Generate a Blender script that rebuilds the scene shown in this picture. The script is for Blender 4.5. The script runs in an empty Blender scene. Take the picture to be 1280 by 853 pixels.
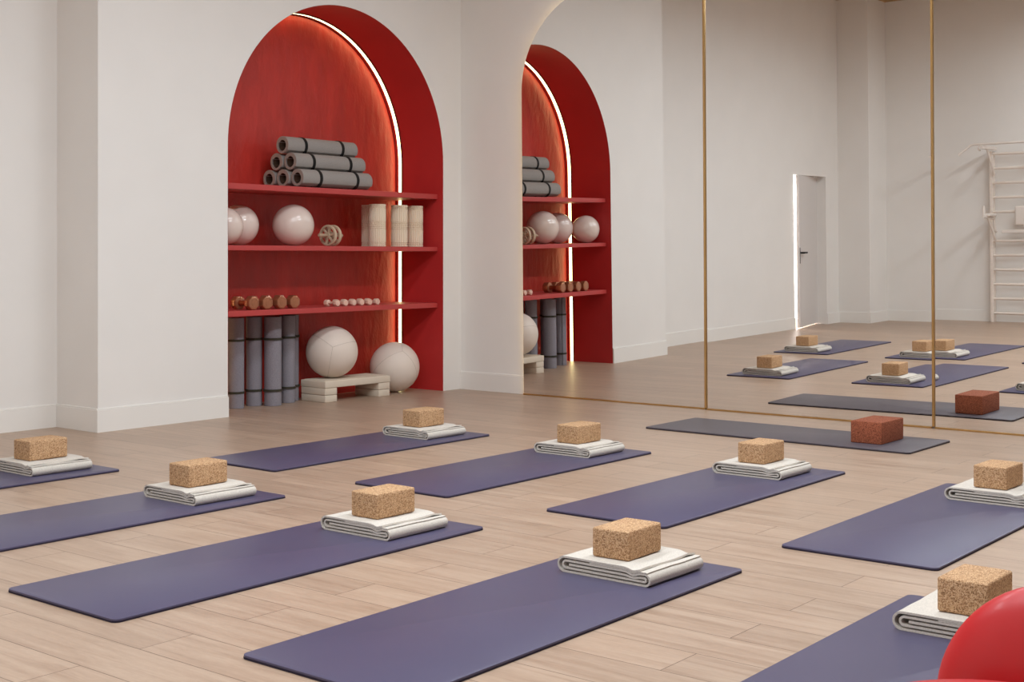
import bpy, bmesh, math, random
from math import sin, cos, pi, radians, sqrt
from mathutils import Vector, Matrix
random.seed(7)
SC = bpy.context.scene
COL = SC.collection

# ------------------------------------------------------------------ materials
def lin(r, g, b):
    f = lambda c: (c/255/12.92) if c/255 <= .04045 else ((c/255+.055)/1.055)**2.4
    return (f(r), f(g), f(b), 1)

def mat(name, col, rough=.6, spec=.5, metal=0., coat=0., noise=None, bump=None, emit=None, estr=0., sheen=0.):
    """noise = (scale, amount, stretch xyz); bump = (scale, strength, distance)"""
    m = bpy.data.materials.new(name); m.use_nodes = True
    nt = m.node_tree; b = nt.nodes['Principled BSDF']
    b.inputs['Base Color'].default_value = col
    b.inputs['Roughness'].default_value = rough
    b.inputs['Specular IOR Level'].default_value = spec
    b.inputs['Metallic'].default_value = metal
    b.inputs['Coat Weight'].default_value = coat
    b.inputs['Coat Roughness'].default_value = .12
    b.inputs['Sheen Weight'].default_value = sheen
    tc = nt.nodes.new('ShaderNodeTexCoord')
    if noise:
        mp = nt.nodes.new('ShaderNodeMapping'); mp.inputs['Scale'].default_value = noise[2] if len(noise) > 2 else (1, 1, 1)
        nz = nt.nodes.new('ShaderNodeTexNoise'); nz.inputs['Scale'].default_value = noise[0]; nz.inputs['Detail'].default_value = 5
        mx = nt.nodes.new('ShaderNodeMix'); mx.data_type = 'RGBA'
        a = noise[1]
        mx.inputs[6].default_value = (col[0]*(1-a), col[1]*(1-a), col[2]*(1-a), 1)
        mx.inputs[7].default_value = (min(1, col[0]*(1+a)), min(1, col[1]*(1+a)), min(1, col[2]*(1+a)), 1)
        cr = nt.nodes.new('ShaderNodeMapRange'); cr.inputs[1].default_value = .3; cr.inputs[2].default_value = .7
        nt.links.new(tc.outputs['Object'], mp.inputs[0]); nt.links.new(mp.outputs[0], nz.inputs['Vector'])
        nt.links.new(nz.outputs[0], cr.inputs[0]); nt.links.new(cr.outputs[0], mx.inputs[0])
        nt.links.new(mx.outputs[2], b.inputs['Base Color'])
    if bump:
        nb = nt.nodes.new('ShaderNodeTexNoise'); nb.inputs['Scale'].default_value = bump[0]; nb.inputs['Detail'].default_value = 4
        mp2 = nt.nodes.new('ShaderNodeMapping')
        if len(bump) > 3: mp2.inputs['Scale'].default_value = bump[3]
        bp = nt.nodes.new('ShaderNodeBump'); bp.inputs['Strength'].default_value = bump[1]; bp.inputs['Distance'].default_value = bump[2]
        nt.links.new(tc.outputs['Object'], mp2.inputs[0]); nt.links.new(mp2.outputs[0], nb.inputs['Vector'])
        nt.links.new(nb.outputs[0], bp.inputs['Height']); nt.links.new(bp.outputs[0], b.inputs['Normal'])
    if emit:
        b.inputs['Emission Color'].default_value = emit
        b.inputs['Emission Strength'].default_value = estr
    return m

def cork(name, cols, scale):
    m = mat(name, (1, 1, 1, 1), .85, .25)
    nt = m.node_tree; b = nt.nodes['Principled BSDF']
    tc = nt.nodes.new('ShaderNodeTexCoord')
    v = nt.nodes.new('ShaderNodeTexVoronoi'); v.inputs['Scale'].default_value = scale
    sx = nt.nodes.new('ShaderNodeSeparateColor')
    cr = nt.nodes.new('ShaderNodeValToRGB')
    e = cr.color_ramp.elements
    e[0].position = 0; e[0].color = cols[0]; e[1].position = 1; e[1].color = cols[-1]
    for i, c in enumerate(cols[1:-1]):
        q = e.new((i+1)/(len(cols)-1)); q.color = c
    bp = nt.nodes.new('ShaderNodeBump'); bp.inputs['Strength'].default_value = .5; bp.inputs['Distance'].default_value = .002
    nt.links.new(tc.outputs['Object'], v.inputs['Vector'])
    nt.links.new(v.outputs['Color'], sx.inputs[0]); nt.links.new(sx.outputs[0], cr.inputs[0])
    nt.links.new(cr.outputs[0], b.inputs['Base Color'])
    nt.links.new(v.outputs['Distance'], bp.inputs['Height']); bp.invert = True
    nt.links.new(bp.outputs[0], b.inputs['Normal'])
    return m

def floor_mat():
    m = mat('oak_planks', (1, 1, 1, 1), .42, .5)
    nt = m.node_tree; b = nt.nodes['Principled BSDF']; L = nt.links.new; N = nt.nodes.new
    tc = N('ShaderNodeTexCoord'); sp = N('ShaderNodeSeparateXYZ'); cb = N('ShaderNodeCombineXYZ')
    L(tc.outputs['Object'], sp.inputs[0])
    for ax, to, sh in (('Y', 'X', 12.59-1.889), ('X', 'Y', .192*20-2.076)):     # planks run along y
        ad0 = N('ShaderNodeMath'); ad0.operation = 'ADD'; ad0.inputs[1].default_value = sh
        L(sp.outputs[ax], ad0.inputs[0]); L(ad0.outputs[0], cb.inputs[to])
    br = N('ShaderNodeTexBrick')
    br.offset = .5; br.offset_frequency = 2; br.squash = 1
    br.inputs['Scale'].default_value = 1
    br.inputs['Brick Width'].default_value = 1.259; br.inputs['Row Height'].default_value = .192
    br.inputs['Mortar Size'].default_value = .0013; br.inputs['Mortar Smooth'].default_value = .1
    br.inputs['Color1'].default_value = (0, 0, 0, 1); br.inputs['Color2'].default_value = (1, 1, 1, 1); br.inputs['Mortar'].default_value = (.5, .5, .5, 1)
    L(cb.outputs[0], br.inputs['Vector'])
    # per plank offset of the grain
    wn = N('ShaderNodeSeparateColor'); L(br.outputs['Color'], wn.inputs[0])
    mu = N('ShaderNodeMath'); mu.operation = 'MULTIPLY'; mu.inputs[1].default_value = 37.; L(wn.outputs[0], mu.inputs[0])
    mp = N('ShaderNodeMapping'); mp.inputs['Scale'].default_value = (20, 1.5, 1); L(tc.outputs['Object'], mp.inputs[0])
    ad = N('ShaderNodeVectorMath'); ad.operation = 'ADD'; L(mp.outputs[0], ad.inputs[0])
    c3 = N('ShaderNodeCombineXYZ'); L(mu.outputs[0], c3.inputs['Z']); L(c3.outputs[0], ad.inputs[1])
    nz = N('ShaderNodeTexNoise'); nz.inputs['Scale'].default_value = 1.3; nz.inputs['Detail'].default_value = 6; nz.inputs['Roughness'].default_value = .6; nz.inputs['Distortion'].default_value = .6
    L(ad.outputs[0], nz.inputs['Vector'])
    nf = N('ShaderNodeTexNoise'); nf.inputs['Scale'].default_value = 7; nf.inputs['Detail'].default_value = 5
    mpf = N('ShaderNodeMapping'); mpf.inputs['Scale'].default_value = (16, 4, 1); L(tc.outputs['Object'], mpf.inputs[0]); L(mpf.outputs[0], nf.inputs['Vector'])
    ramp = N('ShaderNodeValToRGB'); e = ramp.color_ramp.elements
    e[0].position = .26; e[0].color = lin(*FLOOR[0]); e[1].position = .74; e[1].color = lin(*FLOOR[2])
    q = e.new(.5); q.color = lin(*FLOOR[1])
    L(nz.outputs[0], ramp.inputs[0])
    # plank to plank tone
    tone = N('ShaderNodeMapRange'); tone.inputs[3].default_value = .93; tone.inputs[4].default_value = 1.05; L(wn.outputs[0], tone.inputs[0])
    fine = N('ShaderNodeMapRange'); fine.inputs[1].default_value = .3; fine.inputs[2].default_value = .7; fine.inputs[3].default_value = .95; fine.inputs[4].default_value = 1.03; L(nf.outputs[0], fine.inputs[0])
    mm = N('ShaderNodeMath'); mm.operation = 'MULTIPLY'; L(tone.outputs[0], mm.inputs[0]); L(fine.outputs[0], mm.inputs[1])
    vm = N('ShaderNodeVectorMath'); vm.operation = 'SCALE'; L(ramp.outputs[0], vm.inputs[0]); L(mm.outputs[0], vm.inputs['Scale'])
    mx = N('ShaderNodeMix'); mx.data_type = 'RGBA'; L(br.outputs['Fac'], mx.inputs[0]); L(vm.outputs[0], mx.inputs[6]); mx.inputs[7].default_value = lin(84, 62, 48)
    L(mx.outputs[2], b.inputs['Base Color'])
    rr = N('ShaderNodeMapRange'); rr.inputs[3].default_value = .30; rr.inputs[4].default_value = .46; L(nz.outputs[0], rr.inputs[0]); L(rr.outputs[0], b.inputs['Roughness'])
    bp = N('ShaderNodeBump'); bp.inputs['Strength'].default_value = .12; bp.inputs['Distance'].default_value = .002; L(nf.outputs[0], bp.inputs['Height']); L(bp.outputs[0], b.inputs['Normal'])
    return m

FLOOR = [(152, 125, 105), (170, 144, 124), (181, 157, 137)]
M = {}
M['floor'] = floor_mat()
M['wall'] = mat('white_plaster', lin(232, 228, 224), .8, .3, noise=(2.2, .015), bump=(60, .05, .002))
M['base'] = mat('baseboard_paint', lin(233, 229, 224), .45, .4)
M['ceiling'] = mat('golden_wood_ceiling', lin(176, 138, 82), .5, .4, noise=(3, .15, (1, 14, 1)))
M['red_side'] = mat('red_paint', lin(188, 48, 48), .5, .4, noise=(2.5, .05))
M['red_back'] = mat('red_stucco', lin(182, 45, 36), .46, .5, noise=(5, .14, (1.6, 1.6, .5)), bump=(16, .5, .02, (1, 1, .45)))
M['red_shelf'] = mat('red_shelf_lacquer', lin(184, 64, 62), .45, .45)
M['led'] = mat('led_diffuser', (1, 1, 1, 1), .5, .3, emit=(1, .84, .40, 1), estr=6.)
M['led_channel'] = mat('dark_channel', lin(60, 12, 12), .5)
M['mirror'] = mat('silvered_glass', (.93, .925, .91, 1), .0, .5, metal=1.)
M['gold'] = mat('brushed_gold', lin(206, 168, 112), .28, .5, metal=1.)
M['halo'] = mat('halo_diffuser', (1, 1, 1, 1), .5, emit=(1, .74, .38, 1), estr=7.)
M['mat_purple'] = mat('purple_rubber', lin(76, 71, 97), .40, .42, noise=(3, .04), bump=(900, .12, .0008))
M['mat_purple_base'] = mat('dark_rubber_base', lin(46, 40, 56), .8, .2)
M['mat_grey'] = mat('grey_rubber', lin(84, 77, 84), .45, .4, noise=(3, .04), bump=(900, .12, .0008))
M['mat_grey_base'] = mat('dark_grey_rubber_base', lin(46, 40, 44), .8, .2)
M['cloth'] = mat('woven_wool', lin(204, 196, 186), .95, .1, noise=(210, .13), bump=(420, .35, .001), sheen=.2)
M['cork'] = cork('tan_cork', [lin(126, 90, 60), lin(180, 139, 102), lin(200, 161, 122), lin(214, 180, 144)], 330)
M['cork_red'] = cork('terracotta_cork', [lin(96, 48, 32), lin(142, 78, 55), lin(156, 88, 63), lin(168, 101, 74)], 300)
M['felt'] = mat('grey_foam', lin(150, 144, 140), .95, .15, noise=(220, .12), bump=(300, .3, .001))
M['felt_in'] = mat('brown_foam', lin(84, 64, 52), .95, .1)
M['felt_blue'] = mat('blue_grey_foam', lin(138, 133, 140), .95, .15, noise=(260, .14, (1, 1, .4)), bump=(300, .3, .001))
M['strap'] = mat('black_elastic', lin(28, 26, 26), .7, .2)
M['strap_olive'] = mat('olive_elastic', lin(62, 58, 48), .7, .2)
M['ball'] = mat('glossy_cream_vinyl', lin(224, 206, 196), .22, .5, coat=.4)
M['ball_matt'] = mat('matt_cream_vinyl', lin(226, 212, 200), .5, .4, noise=(2, .02))
M['seam'] = mat('cream_seam', lin(182, 166, 152), .6)
M['foam'] = mat('cream_foam', lin(236, 220, 198), .7, .3)
M['wheel'] = mat('beige_plastic', lin(196, 172, 146), .45, .4)
M['grip'] = mat('beige_rubber', lin(182, 156, 130), .7, .3)
M['copper'] = mat('copper_paint', lin(176, 116, 84), .30, .5, metal=.6, coat=.5, noise=(30, .08))
M['copper_dark'] = mat('copper_brown_grip', lin(150, 74, 46), .4, .5, metal=.5)
M['pink'] = mat('pale_pink_vinyl', lin(232, 196, 176), .4, .5, coat=.2)
M['step'] = mat('beige_polymer', lin(216, 202, 184), .55, .35)
M['bars'] = mat('white_steel', lin(226, 216, 208), .45, .4)
M['wood_white'] = mat('white_wood', lin(228, 216, 206), .5, .35, noise=(6, .04, (1, 1, 8)))
M['bars_dark'] = mat('grey_grip', lin(150, 140, 134), .6, .3)
M['door'] = mat('white_door_paint', lin(214, 208, 205), .5, .35)
M['black'] = mat('black_metal', lin(10, 9, 9), .6, .3)
M['corridor'] = mat('corridor_white', lin(240, 240, 240), .8)
M['chair'] = mat('glossy_red_upholstery', lin(190, 16, 24), .42, .5, coat=.12)
M['chair_leg'] = mat('dark_red_steel', lin(110, 12, 16), .35, .5)

# ------------------------------------------------------------------ mesh helpers
def finish(name, bm, m, parent=None, smooth=False, angle=40, loc=None):
    bmesh.ops.recalc_face_normals(bm, faces=bm.faces[:])
    me = bpy.data.meshes.new(name); bm.to_mesh(me); bm.free()
    for q in (m if isinstance(m, (list, tuple)) else [m]): me.materials.append(M[q])
    o = bpy.data.objects.new(name, me); COL.objects.link(o)
    if smooth:
        for p in me.polygons: p.use_smooth = True
        me.set_sharp_from_angle(angle=radians(angle))
    if loc is not None: o.location = loc
    if parent is not None: o.parent = parent
    return o

def thing(name, label, cat, loc=(0, 0, 0), rz=0., group=None, rot=None):
    o = bpy.data.objects.new(name, None); COL.objects.link(o)
    o.empty_display_size = .1
    o.location = loc; o.rotation_euler = rot or (0, 0, rz)
    tag(o, label, cat, group); return o

def tag(o, label, cat, group=None, kind=None):
    o['label'] = label; o['category'] = cat
    if group: o['group'] = group
    if kind: o['kind'] = kind
    return o

def struct(name, bm, m, parent=None, **k):
    o = finish(name, bm, m, parent, **k)
    if parent is None: o['kind'] = 'structure'
    return o

def copy_tree(o, parent=None):
    c = o.copy(); COL.objects.link(c)
    if parent is not None: c.parent = parent
    for ch in list(o.children): copy_tree(ch, c)
    return c

def dup(o, loc, label, rz=None, group=None):
    c = copy_tree(o); c.location = loc; c['label'] = label
    if rz is not None: c.rotation_euler = (c.rotation_euler[0], c.rotation_euler[1], rz)
    if group: c['group'] = group
    return c

def box(bm, x0, x1, y0, y1, z0, z1, bev=0., seg=2, mi=0):
    t = bmesh.new()
    bmesh.ops.create_cube(t, size=1)
    bmesh.ops.scale(t, vec=(x1-x0, y1-y0, z1-z0), verts=t.verts)
    bmesh.ops.translate(t, vec=((x0+x1)/2, (y0+y1)/2, (z0+z1)/2), verts=t.verts)
    if bev: bmesh.ops.bevel(t, geom=t.edges[:], offset=bev, segments=seg, affect='EDGES', profile=.5)
    merge(bm, t, mi)

def merge(bm, t, mi=0, mtx=None):
    vs = {v: bm.verts.new(mtx @ v.co if mtx else v.co) for v in t.verts}
    for f in t.faces:
        try: g = bm.faces.new([vs[v] for v in f.verts])
        except ValueError: continue
        g.material_index = mi or f.material_index; g.smooth = f.smooth
    t.free()

def lathe(bm, prof, n=48, mtx=None, mi=0, mod=None, cap=True):
    """prof: (r, z) list turned about z"""
    t = bmesh.new(); rings = []
    for r, z in prof:
        ring = []
        if r < 1e-6: ring = [t.verts.new((0, 0, z))]*1
        else:
            for i in range(n):
                a = 2*pi*i/n; q = r+(mod(i, r, z) if mod else 0)
                ring.append(t.verts.new((q*cos(a), q*sin(a), z)))
        rings.append(ring)
    for A, B in zip(rings, rings[1:]):
        if len(A) == 1 and len(B) == 1: continue
        for i in range(n):
            j = (i+1) % n
            if len(A) == 1: t.faces.new((A[0], B[i], B[j]))
            elif len(B) == 1: t.faces.new((A[i], A[j], B[0]))
            else: t.faces.new((A[i], A[j], B[j], B[i]))
    if cap:
        for R_ in (rings[0], rings[-1]):
            if len(R_) > 1: t.faces.new(R_)
    merge(bm, t, mi, mtx)

def tube(bm, pts, r, n=10, mi=0, cap=True):
    pts = [Vector(p) for p in pts]; rings = []
    for i, p in enumerate(pts):
        d = (pts[min(i+1, len(pts)-1)]-pts[max(i-1, 0)]).normalized()
        up = Vector((0, 0, 1)) if abs(d.z) < .95 else Vector((1, 0, 0))
        a = d.cross(up).normalized(); b = d.cross(a).normalized()
        rings.append([bm.verts.new(p+r*(cos(2*pi*k/n)*a+sin(2*pi*k/n)*b)) for k in range(n)])
    for A, B in zip(rings, rings[1:]):
        for k in range(n):
            f = bm.faces.new((A[k], A[(k+1) % n], B[(k+1) % n], B[k])); f.material_index = mi
    if cap:
        for R_ in (rings[0], rings[-1]): bm.faces.new(R_).material_index = mi

def axis_x(x=0, y=0, z=0):      # turns a z axis lathe so that it runs along +x
    return Matrix.Translation((x, y, z)) @ Matrix.Rotation(pi/2, 4, 'Y')
def axis_y(x=0, y=0, z=0):
    return Matrix.Translation((x, y, z)) @ Matrix.Rotation(-pi/2, 4, 'X')

def ribbon(bm, path, t, w, nseg=1, warp=None):
    """cloth or foam of thickness t along path [(a,b)...], swept w along x; a -> y, b -> z"""
    n = len(path); Ls = []; Rs = []
    for i, (a, b) in enumerate(path):
        p0 = path[max(i-1, 0)]; p1 = path[min(i+1, n-1)]
        dx, dy = p1[0]-p0[0], p1[1]-p0[1]; l = math.hypot(dx, dy) or 1
        nx, ny = -dy/l*t/2, dx/l*t/2
        Ls.append((a+nx, b+ny)); Rs.append((a-nx, b-ny))
    cols = []
    for k in range(nseg+1):
        x = w*k/nseg
        f = warp or (lambda i, x, p: p)
        cols.append(([bm.verts.new((x,)+tuple(f(i, x/w, p))) for i, p in enumerate(Ls)], [bm.verts.new((x,)+tuple(f(i, x/w, p))) for i, p in enumerate(Rs)]))
    for (A, B), (C, D) in zip(cols, cols[1:]):
        for i in range(n-1):
            bm.faces.new((A[i], A[i+1], C[i+1], C[i])); bm.faces.new((B[i], D[i], D[i+1], B[i+1]))
        bm.faces.new((A[0], C[0], D[0], B[0])); bm.faces.new((A[-1], B[-1], D[-1], C[-1]))
    for (A, B) in (cols[0], cols[-1]):
        for i in range(n-1): bm.faces.new((A[i], B[i], B[i+1], A[i+1]))

# ------------------------------------------------------------------ camera
F, YAW, U0, V0, H = 1639.7, radians(38.861), 624.85, 321.0, 1.12
cam = bpy.data.cameras.new('camera'); co = bpy.data.objects.new('camera', cam); COL.objects.link(co)
cam.sensor_width = 36; cam.lens = F/1280*36
cam.shift_x = (640-U0)/1280; cam.shift_y = -(426.5-V0)/1280
cam.clip_start = .05
co.location = (0, 0, H); co.rotation_euler = (pi/2, 0, YAW-pi/2)
SC.camera = co

# ------------------------------------------------------------------ room shell
XM, Y0 = 8.426, 7.231          # mirror face, arched wall face
YL = 7.69                      # recessed part of the arched wall
XP, XA, XB = 4.896, 5.944, 8.220   # pilaster edge, arch opening
XC, R, ZS = (XA+XB)/2, (XB-XA)/2, 1.900
YB = 7.765                     # niche back panel
XF, YF, ZC = -1.15, -3.0, 4.5  # far wall, wall behind the camera, ceiling
XW = 8.446                     # mirror wall

def quads(name, qs, m, **k):
    bm = bmesh.new()
    for q in qs: bm.faces.new([bm.verts.new(p) for p in q])
    return struct(name, bm, m, **k)

bm = bmesh.new(); box(bm, XF-.2, XW+.2, YF-.2, 9.4, -.06, 0); struct('floor', bm, 'floor')
bm = bmesh.new(); box(bm, XF-.2, XW+.2, YF-.2, 8.1, ZC, ZC+.06); struct('ceiling', bm, 'ceiling')
bm = bmesh.new(); box(bm, XW, XW+.12, YF, 8.0, 0, ZC); struct('wall_right', bm, 'wall')
bm = bmesh.new(); box(bm, XF-.12, XF, YF, 8.0, 0, ZC); struct('wall_left', bm, 'wall')
bm = bmesh.new(); box(bm, XF-.12, XW, YF-.12, YF, 0, ZC); struct('wall_front', bm, 'wall')

# arched wall: solid front with the arched opening
def arch_wall():
    bm = bmesh.new(); n = 64; th = .03
    arc = [(XC+R*cos(pi-pi*i/n), ZS+R*sin(pi-pi*i/n)) for i in range(n+1)]
    def prism(poly):
        a = [bm.verts.new((x, Y0, z)) for x, z in poly]; b = [bm.verts.new((x, Y0+th, z)) for x, z in poly]
        bm.faces.new(a); bm.faces.new(b[::-1])
    prism([(XP, 0), (XA, 0), (XA, ZS), (XA, ZC), (XP, ZC)])
    prism([(XB, 0), (XW, 0), (XW, ZC), (XB, ZC), (XB, ZS)])
    for p, q in zip(arc, arc[1:]): prism([p, q, (q[0], ZC), (p[0], ZC)])
    bmesh.ops.remove_doubles(bm, verts=bm.verts, dist=1e-5)
    return bm
bm = arch_wall(); box(bm, XP, XP+.05, Y0+.0005, YL+.1, 0, ZC); struct('wall_back', bm, 'wall')
# recessed wall with the doorway (door opening DX0..DX1)
DX0, DX1, DZ, DY = -.11, .895, 2.03, YL+.19
bm = bmesh.new()
box(bm, XF, DX0, YL, DY, 0, ZC); box(bm, DX1, XP, YL, DY, 0, ZC); box(bm, DX0, DX1, YL, DY, DZ, ZC)
struct('wall_recess', bm, 'wall')
# column in the far corner
CX, CY = -.52, 7.24
bm = bmesh.new(); box(bm, XF, CX, CY, YL, 0, ZC); struct('wall_column', bm, 'wall')
# corridor behind the door
quads('wall_corridor', [((-.9, DY, 0), (-.9, 9.3, 0), (-.9, 9.3, 2.6), (-.9, DY, 2.6)), ((-.9, 9.3, 0), (1.7, 9.3, 0), (1.7, 9.3, 2.6), (-.9, 9.3, 2.6)),
                        ((1.7, 9.3, 0), (1.7, DY, 0), (1.7, DY, 2.6), (1.7, 9.3, 2.6)), ((-.9, DY, 2.6), (-.9, 9.3, 2.6), (1.7, 9.3, 2.6), (1.7, DY, 2.6))], 'corridor')

# niche
def arch_path(r, n=64):
    return [(XC-r, 0)]+[(XC+r*cos(pi-pi*i/n), ZS+r*sin(pi-pi*i/n)) for i in range(n+1)]+[(XC+r, 0)]
bm = bmesh.new()
inn, out = arch_path(R-.001), arch_path(R+.03)
rows = []
for (a, b) in zip(inn, out):
    y1 = Y0-.001; rows.append([bm.verts.new((a[0], y1, a[1])), bm.verts.new((a[0], YB+.06, a[1]))])
for A, B in zip(rows, rows[1:]): bm.faces.new((A[0], B[0], B[1], A[1]))
bm.faces.new([r_[1] for r_ in rows])
struct('wall_niche_side', bm, 'red_side', smooth=True, angle=30)
bm = bmesh.new(); pts = arch_path(R-.014)
a = [bm.verts.new((x, YB, z)) for x, z in pts]; b = [bm.verts.new((x, YB+.02, z)) for x, z in pts]
bm.faces.new(a); bm.faces.new(b[::-1])
for i in range(len(pts)): j = (i+1) % len(pts); bm.faces.new((a[i], a[j], b[j], b[i]))
struct('wall_niche_back', bm, 'red_back')

# baseboards
def baseboard(name, x0, x1, y0, y1, side):
    bm = bmesh.new(); t = .013
    if side == '-y': box(bm, x0, x1, y0-t, y0, 0, .140); box(bm, x0, x1, y0-t*.55, y0, .140, .152, .002, 2)
    elif side == '-x': box(bm, x0-t, x0, y0, y1, 0, .140); box(bm, x0-t*.55, x0, y0, y1, .140, .152, .002, 2)
    elif side == '+x': box(bm, x0, x0+t, y0, y1, 0, .140); box(bm, x0, x0+t*.55, y0, y1, .140, .152, .002, 2)
    return struct(name, bm, 'base')
baseboard('baseboard_back', XP-.013, XA-.001, Y0, 0, '-y')
baseboard('baseboard_pilaster', XP, 0, Y0, YL-.001, '-x')
baseboard('baseboard_recess', DX1+.001, XP-.014, YL, 0, '-y')
baseboard('baseboard_recess_end', CX+.014, DX0-.001, YL, 0, '-y')
baseboard('baseboard_column', CX, 0, CY, YL-.001, '+x')
baseboard('baseboard_column_front', XF+.014, CX+.013, CY, 0, '-y')
baseboard('baseboard_left', XF, 0, YF+.01, CY-.014, '+x')
baseboard('baseboard_right', XW, 0, 6.548, Y0-.001, '-x')

# door
dr = bpy.data.objects.new('door_1', None); COL.objects.link(dr); dr['kind'] = 'structure'
LW, LT = .90, .042
hx, hy = DX0+.006, DY-.012; ex, ey = .868, 7.672
dr.location = (hx, hy, 0); dr.rotation_euler = (0, 0, math.atan2(ey-hy, ex-hx))
lw = math.hypot(ex-hx, ey-hy)
bm = bmesh.new(); box(bm, 0, lw, -LT, 0, .014, DZ-.004, .002, 1); finish('door_leaf', bm, 'door', dr)
bm = bmesh.new(); box(bm, lw-.028, lw-.006, -LT-.004, -LT, .86, 1.07, .001, 1); finish('lock_plate', bm, 'black', dr)
bm = bmesh.new(); tube(bm, [(lw-.06, -LT, 1.0), (lw-.06, -LT-.05, 1.0)], .012, 12); box(bm, lw-.20, lw-.048, -LT-.062, -LT-.044, .99, 1.012, .004, 2); finish('door_handle', bm, 'black', dr)
for z in (.25, 1.0, 1.78):
    bm = bmesh.new(); tube(bm, [(.0, .006, z), (.0, .006, z+.1)], .006, 10); finish('hinge', bm, 'door', dr)

# ------------------------------------------------------------------ niche fittings
SH = [('uppermost red shelf in the niche, carrying the stacked rolled mats', 1.600, 1.642),
      ('middle red shelf in the niche, carrying the cream balls and foam rollers', 1.164, 1.201),
      ('lowest red shelf in the niche, carrying the dumbbells', .694, .734)]
for lab, z0, z1 in SH:
    bm = bmesh.new(); box(bm, XA+.003, XB-.003, 7.290, YB-.03, z0, z1, .003, 2)
    tag(finish('wall_shelf', bm, 'red_shelf'), lab, 'shelf', 'red shelves in the niche')
# light strip following the arch at the back
t = thing('light_strip', 'glowing white light strip bent round the back edge of the red niche', 'light', (XC, 7.70, 0))
def arch_band(r0, r1, y0, y1):
    bm = bmesh.new(); A = arch_path(r0); B = arch_path(r1); rows = []
    for a, b in zip(A, B):
        rows.append([bm.verts.new((x-XC, y-7.70, max(z, .002))) for x, y, z in ((a[0], y0, a[1]), (a[0], y1, a[1]), (b[0], y1, b[1]), (b[0], y0, b[1]))])
    for P, Q in zip(rows, rows[1:]):
        for k in range(4): bm.faces.new((P[k], P[(k+1) % 4], Q[(k+1) % 4], Q[k]))
    bm.faces.new(rows[0]); bm.faces.new(rows[-1]); return bm
finish('diffuser', arch_band(R-.006, R-.0025, 7.699, 7.733), 'led', t, smooth=True, angle=30)
finish('channel', arch_band(R-.009, R-.0015, 7.692, 7.6985), 'led_channel', t, smooth=True, angle=30)

# ---- rolled mats
def spiral_end(r_in, r_out, turns, th):
    n = int(turns*28); path = []
    for i in range(n+1):
        a = 2*pi*turns*i/n; r = r_in+(r_out-r_in)*i/n
        path.append((r*cos(a+.6), r*sin(a+.6)))
    return path
def rolled_mat(name, lab, r, L, band, foam, strap, straps, cat='mat'):
    t = thing(name, lab, cat)
    bm = bmesh.new(); ribbon(bm, spiral_end(r*.60, r-.004, 2.5, .0), .0088, L)
    finish('foam_roll', bm, foam, t, smooth=True, angle=50)
    bm = bmesh.new(); tube(bm, [(.004, 0, 0), (L-.004, 0, 0)], r*.54, 32, cap=False)
    finish('inner_lining', bm, 'felt_in', t, smooth=True)
    for x in straps:
        bm = bmesh.new(); b = band/2
        lathe(bm, [(r-.004, -b), (r+.0015, -b), (r+.0015, b), (r-.004, b), (r-.004, -b)], 48, axis_x(x), cap=False)
        finish('strap', bm, strap, t, smooth=True)
    return t
rr = .0705; zt = 1.642
rows = [[(7.366, 6.715), (7.511, 6.700), (7.656, 6.692)], [(7.4385, 6.71), (7.5835, 6.70)], [(7.511, 6.695)]]
labs = [['front rolled grey mat in the bottom row of the stack on the top shelf', 'middle rolled grey mat in the bottom row of the stack on the top shelf', 'rearmost rolled grey mat in the bottom row of the stack on the top shelf'],
        ['front rolled grey mat in the second row of the stack on the top shelf', 'rear rolled grey mat in the second row of the stack on the top shelf'],
        ['single rolled grey mat lying on top of the stack on the top shelf']]
proto = None
for k, row in enumerate(rows):
    for i, (y, x) in enumerate(row):
        loc = (x, y, zt+rr+.0015+k*.1255)
        if proto is None:
            proto = rolled_mat('rolled_mat', labs[k][i], rr, .735, .028, 'felt', 'strap', (.185, .575)); proto.location = loc
            proto['group'] = 'rolled grey mats stacked on the top shelf'
        else: dup(proto, loc, labs[k][i])
# standing ones under the lowest shelf
SR = [(6.322, 7.600, 'leftmost upright rolled mat under the lowest shelf, against the niche edge'),
      (6.520, 7.630, 'upright rolled mat second from the left under the lowest shelf'),
      (6.612, 7.524, 'upright rolled mat standing furthest forward, third from the left under the lowest shelf'),
      (6.820, 7.590, 'upright rolled mat fourth from the left under the lowest shelf'),
      (6.935, 7.672, 'rightmost upright rolled mat, half hidden, nearest the step platform')]
proto = None
for i, (x, y, lab) in enumerate(SR):
    if proto is None:
        proto = rolled_mat('upright_rolled_mat', lab, .0625, .665, .017, 'felt_blue', 'strap_olive', (.115, .50)); proto['group'] = 'rolled mats standing in the niche'
        proto.location = (x, y, .002); proto.rotation_euler = (0, -pi/2, 0)
    else:
        c = dup(proto, (x, y, .002), lab); c.rotation_euler = (0, -pi/2, i*1.3)
        if i == 2: c.scale = (1, 1.12, 1.12)

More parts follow.
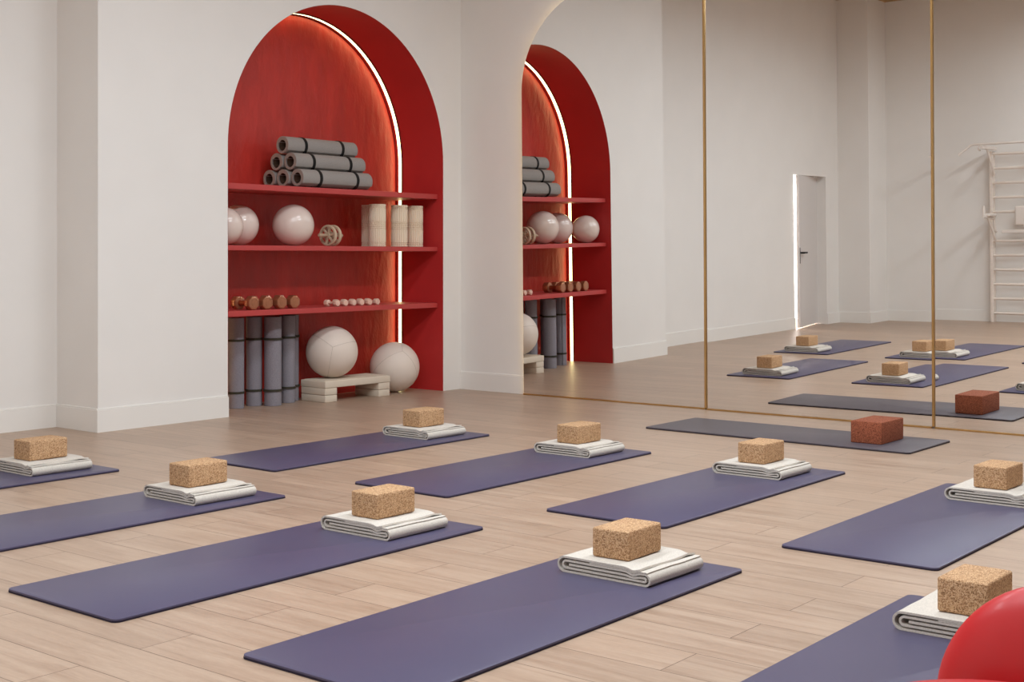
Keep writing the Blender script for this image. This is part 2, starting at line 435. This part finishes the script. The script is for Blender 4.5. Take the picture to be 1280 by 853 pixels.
# ---- glossy balls on the middle shelf
def sphere(bm, r, n=48):
    bmesh.ops.create_uvsphere(bm, u_segments=n, v_segments=n//2, radius=r)
def valve(r, parent, m, d):
    bm = bmesh.new(); q = Vector(d).normalized(); mt = Matrix.Translation(q*(r-.002)) @ q.to_track_quat('Z', 'Y').to_matrix().to_4x4()
    lathe(bm, [(.012, 0), (.012, .002), (.010, .0035), (.004, .0035), (.004, .0022), (0, .0022)], 20, mt, cap=False)
    return finish('valve', bm, m, parent, smooth=True)
GB = [(6.775, 7.475, .158, 'whole glossy cream ball beside the little wheel on the middle shelf'),
      (6.345, 7.600, .152, 'glossy cream ball at the back left of the middle shelf, partly covered by another ball'),
      (6.083, 7.440, .137, 'glossy cream ball cut off by the left edge of the niche on the middle shelf')]
for x, y, r, lab in GB:
    t = thing('glossy_ball', lab, 'ball', (x, y, 1.201+r), rz=random.random()*3, group='glossy balls on the middle shelf')
    bm = bmesh.new(); sphere(bm, r); finish('shell', bm, 'ball', t, smooth=True, angle=180)
    valve(r, t, 'seam', (.3, .9, .4))

# ---- foam rollers
def foam_roller(lab):
    t = thing('foam_roller', lab, 'foam roller', group='ribbed cream foam rollers on the middle shelf')
    r, h = .069, .342
    zs = [(0, 0), (r-.003, 0), (r, .003)]
    grooves = [.020, .032, .143, .158, .173, .188, .200, .310, .322]
    for g in grooves: zs += [(r, g-.003), (r-.006, g-.0015), (r-.006, g+.0015), (r, g+.003)]
    zs += [(r, h-.003), (r-.003, h), (.032, h), (.030, h-.004), (.030, h-.05), (0, h-.05)]
    bm = bmesh.new(); lathe(bm, zs, 120, mod=lambda i, q, z: (-.007 if i % 5 == 0 and q > .06 else 0), cap=False)
    finish('ribbed_foam', bm, 'foam', t, smooth=True, angle=25)
    bm = bmesh.new(); lathe(bm, [(.0295, h-.049), (.0295, h+.001), (.027, h+.001), (.027, h-.049), (.0295, h-.049)], 40, cap=False)
    finish('core_tube', bm, 'wheel', t, smooth=True)
    return t
FR = [(7.631, 7.42, 'left front ribbed cream foam roller, nearest the wheel on the middle shelf'),
      (7.722, 7.595, 'ribbed cream foam roller standing behind another one on the middle shelf'),
      (7.888, 7.42, 'ribbed cream foam roller in front of the light strip on the middle shelf'),
      (8.088, 7.43, 'rightmost ribbed cream foam roller, by the right side of the niche')]
proto = None
for x, y, lab in FR:
    if proto is None: proto = foam_roller(lab); proto.location = (x, y, 1.2015)
    else: dup(proto, (x, y, 1.2015), lab, rz=x*7)

# ---- exercise wheel
t = thing('abdominal_roller', 'small beige twin wheel roller with handles on the middle shelf', 'exercise roller', (7.112, 7.42, 1.2015+.083), rz=radians(8))
for sx in (-.03, .03):
    bm = bmesh.new(); w = .013
    lathe(bm, [(.066, -w), (.078, -w), (.083, -w*.4), (.083, w*.4), (.078, w), (.066, w), (.066, -w)], 48, axis_x(sx), cap=False)
    lathe(bm, [(.0, -w), (.020, -w), (.022, -w*.6), (.022, w*.6), (.020, w), (0, w)], 24, axis_x(sx), cap=False)
    for k in range(6):
        q = bmesh.new(); box(q, -.007, .007, -.009, .009, .018, .069, .002, 1)
        merge(bm, q, 0, Matrix.Translation((sx, 0, 0)) @ Matrix.Rotation(k*pi/3+.3, 4, 'X'))
    finish('wheel', bm, 'wheel', t, smooth=True)
bm = bmesh.new(); tube(bm, [(-.10, 0, 0), (.10, 0, 0)], .008, 16); finish('axle', bm, 'wheel', t, smooth=True)
for s in (-1, 1):
    bm = bmesh.new(); lathe(bm, [(0, .052), (.012, .052), (.014, .056), (.013, .09), (.0145, .12), (.013, .142), (.010, .146), (0, .146)], 20, axis_x() if s > 0 else axis_x() @ Matrix.Rotation(pi, 4, 'X'), cap=False)
    finish('handle', bm, 'grip', t, smooth=True)

# ---- dumbbells
def dumbbell(name, lab, r, length, hl, m, mh, n, group):
    t = thing(name, lab, 'dumbbell', group=group)
    c = r*cos(pi/n)
    for s in (-1, 1):
        bm = bmesh.new(); y0 = s*(length/2-hl/2)
        rot = Matrix.Rotation(pi/n, 4, 'Z')
        b = hl*.16
        lathe(bm, [(0, -hl/2), (r-b*1.3, -hl/2), (r-b*.35, -hl/2+b*.35), (r, -hl/2+b*1.3), (r, hl/2-b*1.3), (r-b*.35, hl/2-b*.35), (r-b*1.3, hl/2), (r*.72, hl/2), (r*.70, hl/2-.0015), (r*.45, hl/2-.0015), (r*.43, hl/2), (0, hl/2)],
              n, (axis_y(0, y0, c) if s > 0 else axis_y(0, y0, c) @ Matrix.Rotation(pi, 4, 'X')) @ rot, cap=False)
        finish('head', bm, m, t, smooth=True, angle=28)
    hr = r*.36; g = length/2-hl
    bm = bmesh.new(); lathe(bm, [(hr*1.25, -g), (hr, -g*.8), (hr*1.12, 0), (hr, g*.8), (hr*1.25, g)], 20, axis_y(0, 0, c))
    finish('handle', bm, mh, t, smooth=True)
    return t
names = ['leftmost copper dumbbell on the lowest shelf, its handle in view', 'second copper dumbbell from the left on the lowest shelf', 'third copper dumbbell from the left on the lowest shelf', 'rightmost copper dumbbell on the lowest shelf']
proto = None
for x, lab in zip((6.262, 6.395, 6.530, 6.660), names):
    loc = (x, 7.43, .7345)
    if proto is None: proto = dumbbell('copper_dumbbell', lab, .052, .215, .062, 'copper', 'copper_dark', 8, 'copper dumbbells'); proto.location = loc
    else: dup(proto, loc, lab, rz=random.uniform(-.03, .03))
names = ['leftmost small pale pink dumbbell, its handle in view', 'second small pale pink dumbbell from the left', 'third small pale pink dumbbell from the left', 'fourth small pale pink dumbbell from the left', 'fifth small pale pink dumbbell from the left', 'rightmost small pale pink dumbbell, nearest the light strip']
proto = None
for i, lab in enumerate(names):
    loc = (7.135+i*.0885, 7.43, .7345)
    if proto is None: proto = dumbbell('pink_dumbbell', lab, .0265, .145, .042, 'pink', 'pink', 8, 'small pink dumbbells'); proto.location = loc
    else: dup(proto, loc, lab, rz=random.uniform(-.03, .03))

# ---- step platform, big balls
t = thing('step_platform', 'beige aerobic step with ribbed top on stacked risers under the lowest shelf', 'step', (6.975, 7.335, 0), rz=radians(-1.5))
bm = bmesh.new(); box(bm, 0, .70, 0, .285, .110, .163, .006, 3); finish('platform', bm, 'step', t, smooth=True, angle=50)
bm = bmesh.new()
for i in range(46):
    x = .025+i*.65/45
    box(bm, x-.004, x+.004, .022, .263, .162, .168, .0015, 1)
finish('ribbed_tread', bm, 'step', t)
for x0 in (.0, .572):
    for z0 in (.0, .056):
        bm = bmesh.new(); box(bm, x0+.002, x0+.126, .004, .281, z0, z0+.0535, .004, 2); finish('riser', bm, 'step', t, smooth=True, angle=50)

def great_ball(lab, r, loc, rot):
    t = thing('exercise_ball', lab, 'ball', loc, group='large matt cream exercise balls'); t.rotation_euler = rot
    bm = bmesh.new(); sphere(bm, r, 64); finish('shell', bm, 'ball_matt', t, smooth=True, angle=180)
    for k in range(3):
        bm = bmesh.new(); a = k*2*pi/3
        pts = [((r+.0002)*sin(p)*cos(a), (r+.0002)*sin(p)*sin(a), (r+.0002)*cos(p)) for p in [pi*j/40 for j in range(0, 41)]]
        tube(bm, pts, .0012, 6); finish('seam', bm, 'seam', t, smooth=True)
    valve(r, t, 'seam', (-.2, .3, -1))
    return t
vx = Vector((-.65, -.72, .25))
q = vx.to_track_quat('Z', 'Y')
great_ball('big matt cream exercise ball resting on top of the beige step', .203, (7.195, 7.492, .1685+.203), (q @ Matrix.Rotation(.35, 3, 'Z').to_quaternion()).to_euler())
q2 = Vector((-.3, -.75, .75)).to_track_quat('Z', 'Y')
great_ball('big matt cream exercise ball on the floor, leaning behind the beige step', .206, (7.915, 7.497, .2065), (q2 @ Matrix.Rotation(1.25, 3, 'Z').to_quaternion()).to_euler())

# ------------------------------------------------------------------ mirrors
MP = [(.0149, .0119, -.0033, 5.7, 6.529, 4.836), (.0080, .0112, -.0053, 4.1, 4.836, 3.153), (-.0115, .0125, .0015, 3.0, 3.153, 1.47)]
MLAB = ['tall mirror panel with a rounded corner, reflecting the red niche', 'middle mirror panel between two gold strips, reflecting the white door', 'right-hand mirror panel, reflecting the wall bars at the frame edge']
MT = 3.23
for i, (a, b, off, piv, ya, yb) in enumerate(MP):
    t = thing('mirror_panel', MLAB[i], 'mirror', (XM+off, piv, 0), group='mirror panels along the wall')
    # local x axis = panel normal (into the wall)
    nrm = Vector((cos(b)*cos(a), cos(b)*sin(a), sin(b)))
    yv = Vector((-sin(a), cos(a), 0)); zv = nrm.cross(yv)
    t.rotation_euler = Matrix((nrm, yv, zv)).transposed().to_euler()
    y1, y0 = ya-piv-.001, yb-piv+(.0185 if i < 2 else .001)
    if i == 0:
        r, zc = .78, 2.45
        edge = [(y1, .012), (y1, zc)]+[(y1-r+r*cos(pi/2*k/24), zc+r*sin(pi/2*k/24)) for k in range(1, 25)]
        poly = edge+[(y0, MT), (y0, .012)]
    else: poly = [(y1, .012), (y1, MT), (y0, MT), (y0, .012)]
    bm = bmesh.new()
    A = [bm.verts.new((0, y, z)) for y, z in poly]; B = [bm.verts.new((.006, y, z)) for y, z in poly]
    bm.faces.new(A); bm.faces.new(B[::-1])
    for k in range(len(A)): bm.faces.new((A[k], A[(k+1) % len(A)], B[(k+1) % len(A)], B[k]))
    finish('glass', bm, 'mirror', t)
    bm = bmesh.new(); box(bm, -.010, .006, y0, y1, .0005, .0115, .001, 1); finish('bottom_trim', bm, 'gold', t)
    if i > 0:
        bm = bmesh.new(); box(bm, -.012, .004, y1+.0015, y1+.0165, .012, MT-.002, .0015, 1); finish('upright_trim', bm, 'gold', t)
    if i == 0:
        bm = bmesh.new()
        e2 = [(y-.02, z) for y, z in edge[:2]]+[(y1-r+(r-.02)*cos(pi/2*k/24), zc+(r-.02)*sin(pi/2*k/24)) for k in range(1, 25)]
        tube(bm, [(.011, y, z) for y, z in e2], .0035, 8); finish('edge_light', bm, 'halo', t, smooth=True)

# ------------------------------------------------------------------ wall bars on the far wall
t = thing('wall_bars', 'tall white wall bars with pull up bar and dip station, seen only in the mirror', 'wall bars', (XF, 5.70, 0))
W2 = .45
for s in (1, -1):
    y = s*W2
    bm = bmesh.new(); box(bm, .02, .13, y-.02, y+.02, 0, 2.30, .004, 2); finish('upright', bm, 'wood_white', t)
for k in range(12):
    z = .12+k*.195
    if abs(z-1.29) < .08: continue
    bm = bmesh.new(); lathe(bm, [(.0165, -W2+.0205), (.019, -W2*.5), (.019, W2*.5), (.0165, W2-.0205)], 16, Matrix.Translation((.095, 0, z)) @ Matrix.Rotation(-pi/2, 4, 'X')); finish('rung', bm, 'wood_white', t, smooth=True)
# pull up bar
bm = bmesh.new()
tube(bm, [(.62, .70, 2.25), (.56, .56, 2.37), (.56, .50, 2.38), (.56, -.50, 2.38), (.56, -.56, 2.37), (.62, -.70, 2.25)], .016, 12)
pb = finish('pull_up_bar', bm, 'bars', t, smooth=True)
for s in (1, -1):
    y = s*.40
    bm = bmesh.new(); box(bm, .10, .60, y-.02, y+.02, 2.315, 2.36, .003, 1)
    tube(bm, [(.13, y, 1.98), (.40, y, 2.32)], .016, 8); finish('bracket', bm, 'bars', pb, smooth=True)
    bm = bmesh.new(); tube(bm, [(.56, y+.03+.03*cos(a), 2.33+.035*sin(a)) for a in [pi*k/12 for k in range(-6, 14)]], .009, 8); finish('hook', bm, 'bars', pb, smooth=True)
# dip station
bm = bmesh.new(); box(bm, .14, .17, -.30, .30, 1.20, 1.245, .004, 1)
ds = finish('dip_station', bm, 'bars', t, smooth=True)
for s in (1, -1):
    y = s*.38
    bm = bmesh.new(); tube(bm, [(.14, y, 1.22), (.18, y, 1.24), (.22, y, 1.40), (.62, y, 1.42)], .018, 10); tube(bm, [(.16, y, 1.10), (.44, y, 1.40)], .014, 8)
    ar = finish('arm', bm, 'bars', ds, smooth=True)
    bm = bmesh.new(); box(bm, .24, .52, y-.05, y+.05, 1.425, 1.465, .012, 3); finish('arm_pad', bm, 'bars', ds, smooth=True)
    bm = bmesh.new(); tube(bm, [(.60, y, 1.42), (.60, y, 1.56)], .017, 12); finish('grip', bm, 'bars', ds, smooth=True)
bm = bmesh.new(); box(bm, .13, .19, -.12, .12, 1.30, 1.56, .02, 4); finish('back_pad', bm, 'bars', ds, smooth=True)

# ------------------------------------------------------------------ yoga mats, blankets, blocks
ML, MW = 1.775, .614
def rounded_slab(x0, x1, y0, y1, z0, z1, r, bev):
    bm = bmesh.new(); n = 6; pts = []
    for cx, cyy, a0 in ((x1-r, y1-r, 0), (x0+r, y1-r, pi/2), (x0+r, y0+r, pi), (x1-r, y0+r, 3*pi/2)):
        for k in range(n+1):
            a = a0+pi/2*k/n; pts.append((cx+r*cos(a), cyy+r*sin(a), cos(a), sin(a)))
    rings = []
    for z, d in ((z0, 0), (z1-bev, 0), (z1-bev*.3, bev*.3), (z1, bev)):
        rings.append([bm.verts.new((x-c*d, y-s*d, z)) for x, y, c, s in pts])
    for A, B in zip(rings, rings[1:]):
        for k in range(len(A)): bm.faces.new((A[k], A[(k+1) % len(A)], B[(k+1) % len(A)], B[k]))
    bm.faces.new(rings[0][::-1]); bm.faces.new(rings[-1]); return bm
def yoga_mat(lab, top, base, w=MW, l=ML):
    t = thing('yoga_mat', lab, 'yoga mat')        # origin: near right corner, mat runs to -x and +y
    finish('base_layer', rounded_slab(-l, 0, 0, w, .0, .0058, .024, .0003), base, t)
    finish('top_layer', rounded_slab(-l+.0006, -.0006, .0006, w-.0006, .0058, .0112, .024, .0015), top, t, smooth=True, angle=35)
    return t

def arcp(cx, cz, r, a0, a1, n=10):
    return [(cx+r*cos(a0+(a1-a0)*k/n), cz+r*sin(a0+(a1-a0)*k/n)) for k in range(n+1)]
def line(s0, s1, z, A=0., n=22):
    out = []
    for k in range(n+1):
        s = s0+(s1-s0)*k/n
        out.append((s, z-A*math.exp(-((s-.070)/.020)**2)))
    return out
def blanket_mesh():
    bm = bmesh.new(); t = .0070; rnd = random.Random(3)
    p = []
    p += line(.042, .360, .0532, .0075, 34)                                  # top sheet
    p += arcp(.360, .0286, .0246, pi/2, -pi/2, 12)[1:-1]                     # outer left fold
    p += line(.360, .0225, .0040, 0, 16)                                     # underside
    p += arcp(.0225, .0226, .0186, -pi/2, -3*pi/2, 14)[1:-1]                 # outer right roll
    p += line(.0225, .352, .0412, .0085, 34)
    p += arcp(.352, .0288, .0124, pi/2, -pi/2, 10)[1:-1]
    p += line(.352, .0250, .0164, 0, 16)
    p += arcp(.0250, .0226, .0062, -pi/2, -3*pi/2, 10)[1:-1]
    p += line(.0250, .338, .0288, .0050, 30)
    def warp(i, x, q):
        s, z = q
        k = .0012*sin(x*5+s*9)+.0006*sin(x*17+s*23)
        if i < 12:                                                          # free edge of the top sheet lifts at the far end
            e = max(0, 1-i/11)
            z += e*(.006*math.exp(-((x-.88)/.10)**2)+.0012*sin(x*11))
            s -= e*.014*max(0, x-.55)
        z += k*max(0., z-.006)*18
        return (s+.0012*sin(x*7), z)
    ribbon(bm, p, t, .345, 16, warp)
    p2 = [(.013, .0462), (.020, .0474)]+line(.030, .25, .0472, .0080, 24)   # sheet just under the top one
    ribbon(bm, p2, .0032, .345, 16, lambda i, x, q: warp(50, x, q))
    return bm
def blanket(lab):
    bm = blanket_mesh()
    o = finish('folded_blanket', bm, 'cloth', smooth=True, angle=60)
    return tag(o, lab, 'blanket', 'folded blankets on the yoga mats')
def block(lab, name, m, sx, sy, sz, bev):
    bm = bmesh.new(); box(bm, 0, sx, 0, sy, 0, sz, bev, 3)
    o = finish(name, bm, m, smooth=True, angle=50)
    return tag(o, lab, 'yoga block')
# key, mat corner x, y, mat turn, block dx, dy, phrase
MATS = [
 ('M1', 4.085, 5.827, 0, .364, .262, 'at the left frame edge, close to the white pilaster', 'at the far left, close to the white pilaster'),
 ('M2', 4.122, 4.587, 0, .378, .236, 'cut off by the left frame edge, between two other purple mats', 'on the mat in front of the pilaster corner, at the left'),
 ('M3', 4.151, 3.421, 0, .390, .236, 'lying whole in the left foreground, its rounded corner at lower left', 'on the long whole mat in the left foreground'),
 ('M4', 4.167, 2.244, 0, .380, .240, 'in the centre foreground, its near corner cut by the bottom edge', 'in the centre foreground, nearest whole one to the camera'),
 ('M5', 6.339, 5.180, 0, .387, .246, 'furthest back, lying just in front of the red niche', 'furthest back, nearest the red niche'),
 ('M6', 6.347, 3.998, 0, .373, .256, 'in the middle of the floor, left of the grey mat', 'in the middle of the floor, directly below the first mirror panel'),
 ('M7', 6.385, 2.849, 0, .403, .262, 'nearest to the grey mat, right of the centre', 'nearest to the grey mat and its terracotta block'),
 ('M8', 6.377, 1.713, 0, .375, .208, 'wide at the right frame edge, behind the mat with the red chair', 'at the right frame edge, above the red chair'),
 ('M9', 4.200, 1.044, 0, .364, .236, 'in the lower right corner, partly behind the red chair', 'in the lower right corner, partly behind the red chair'),
]
pm = pb_ = pk = None
for key, x, y, rz, bx, by, ph, ph2 in MATS:
    la, lb, lc = 'purple yoga mat '+ph, 'folded off white blanket '+ph2, 'tan cork yoga block '+ph2
    if pm is None:
        pm = yoga_mat(la, 'mat_purple', 'mat_purple_base'); pm.location = (x, y, .0005); pm['group'] = 'purple yoga mats'
        pb_ = blanket(lb); pk = block(lc, 'yoga_block', 'cork', .222, .150, .102, .008); pk['group'] = 'tan cork blocks on the blankets'
        b_, k_ = pb_, pk
    else:
        dup(pm, (x, y, .0005), la, rz=rz); b_ = copy_tree(pb_); b_['label'] = lb; k_ = copy_tree(pk); k_['label'] = lc
    jx = random.uniform(-.02, .02)
    b_.location = (x-bx-.062, y+by-.128, .0118); b_.rotation_euler = (0, 0, random.uniform(-.012, .012))
    k_.location = (x-bx, y+by, .0702); k_.rotation_euler = (0, radians(0), random.uniform(-.03, .03))
# grey mat along the mirror with its big block
GX, GY, GL, GW = 7.227, 2.850, 1.775, .645
t = thing('yoga_mat', 'grey yoga mat lying along the foot of the mirror under a terracotta block', 'yoga mat', (GX, GY, .0005), rz=radians(-.4))
finish('base_layer', rounded_slab(0, GW, 0, GL, .0, .0058, .024, .0003), 'mat_grey_base', t)
finish('top_layer', rounded_slab(.0006, GW-.0006, .0006, GL-.0006, .0058, .0112, .024, .0015), 'mat_grey', t, smooth=True, angle=35)
o = block('big terracotta cork block on the grey mat by the mirror', 'yoga_block', 'cork_red', .335, .192, .130, .006)
o.location = (7.413, 3.092, .0119)

# ------------------------------------------------------------------ red chair in the corner
t = thing('tub_chair', 'glossy red round backed chair cut off by the lower right frame corner', 'chair', (1.952, .605, 0), rz=radians(4.6))
bm = bmesh.new(); lathe(bm, [(0, .33), (.20, .33), (.245, .345), (.258, .39), (.250, .430), (.222, .4525), (.15, .458), (0, .459)], 64, Matrix.Translation((-.06, 0, 0)), cap=False)
finish('seat', bm, 'chair', t, smooth=True, angle=80)
bm = bmesh.new(); bmesh.ops.create_uvsphere(bm, u_segments=64, v_segments=32, radius=1)
for v in bm.verts:
    x, y, z = v.co
    v.co = Vector((.078*x-.03*(y*y), .200*y, .207*z)) + Vector((.305, -.003, .374))
finish('backrest', bm, 'chair', t, smooth=True, angle=180)
bm = bmesh.new(); lathe(bm, [(.05, .02), (.028, .05), (.025, .20), (.03, .33)], 24, Matrix.Translation((-.06, 0, 0))); finish('stem', bm, 'chair_leg', t, smooth=True)
bm = bmesh.new(); lathe(bm, [(0, 0), (.20, 0), (.205, .006), (.19, .015), (.06, .024), (0, .024)], 48, Matrix.Translation((-.06, 0, 0)), cap=False); finish('foot_plate', bm, 'chair_leg', t, smooth=True, angle=50)
bm = bmesh.new(); box(bm, .05, .30, -.06, .06, .30, .335, .01, 2); finish('back_bracket', bm, 'chair_leg', t, smooth=True)

# ------------------------------------------------------------------ lights
def area(name, loc, sx, sy, power, col, rot=(0, 0, 0), spread=180):
    l = bpy.data.lights.new(name, 'AREA'); l.shape = 'RECTANGLE'; l.size = sx; l.size_y = sy; l.energy = power; l.color = col; l.spread = radians(spread)
    o = bpy.data.objects.new(name, l); COL.objects.link(o); o.location = loc; o.rotation_euler = rot; return o
for y, pw, spr in ((2.0, 101, 180), (4.2, 46, 166)):
    for x in (1.1, 3.6, 6.3):
        area('ceiling_lamp', (x, y, 4.38), 1.7, .5, pw, (.86, .945, 1), spread=spr)
area('corridor_lamp', (.5, 8.6, 2.5), 1.4, .8, 260, (1, .98, .96))

w = bpy.data.worlds.new('world'); SC.world = w; w.use_nodes = True
w.node_tree.nodes['Background'].inputs[0].default_value = (.9, .92, 1, 1); w.node_tree.nodes['Background'].inputs[1].default_value = .2

SC.view_settings.view_transform = 'Standard'; SC.view_settings.look = 'None'
SC.view_settings.exposure = 0.; SC.view_settings.gamma = 1.; SC.view_settings.use_curve_mapping = False
SC.cycles.max_bounces = 12; SC.cycles.diffuse_bounces = 6; SC.cycles.glossy_bounces = 6
SC.cycles.use_denoising = True
SC.cycles.sample_clamp_indirect = 6.
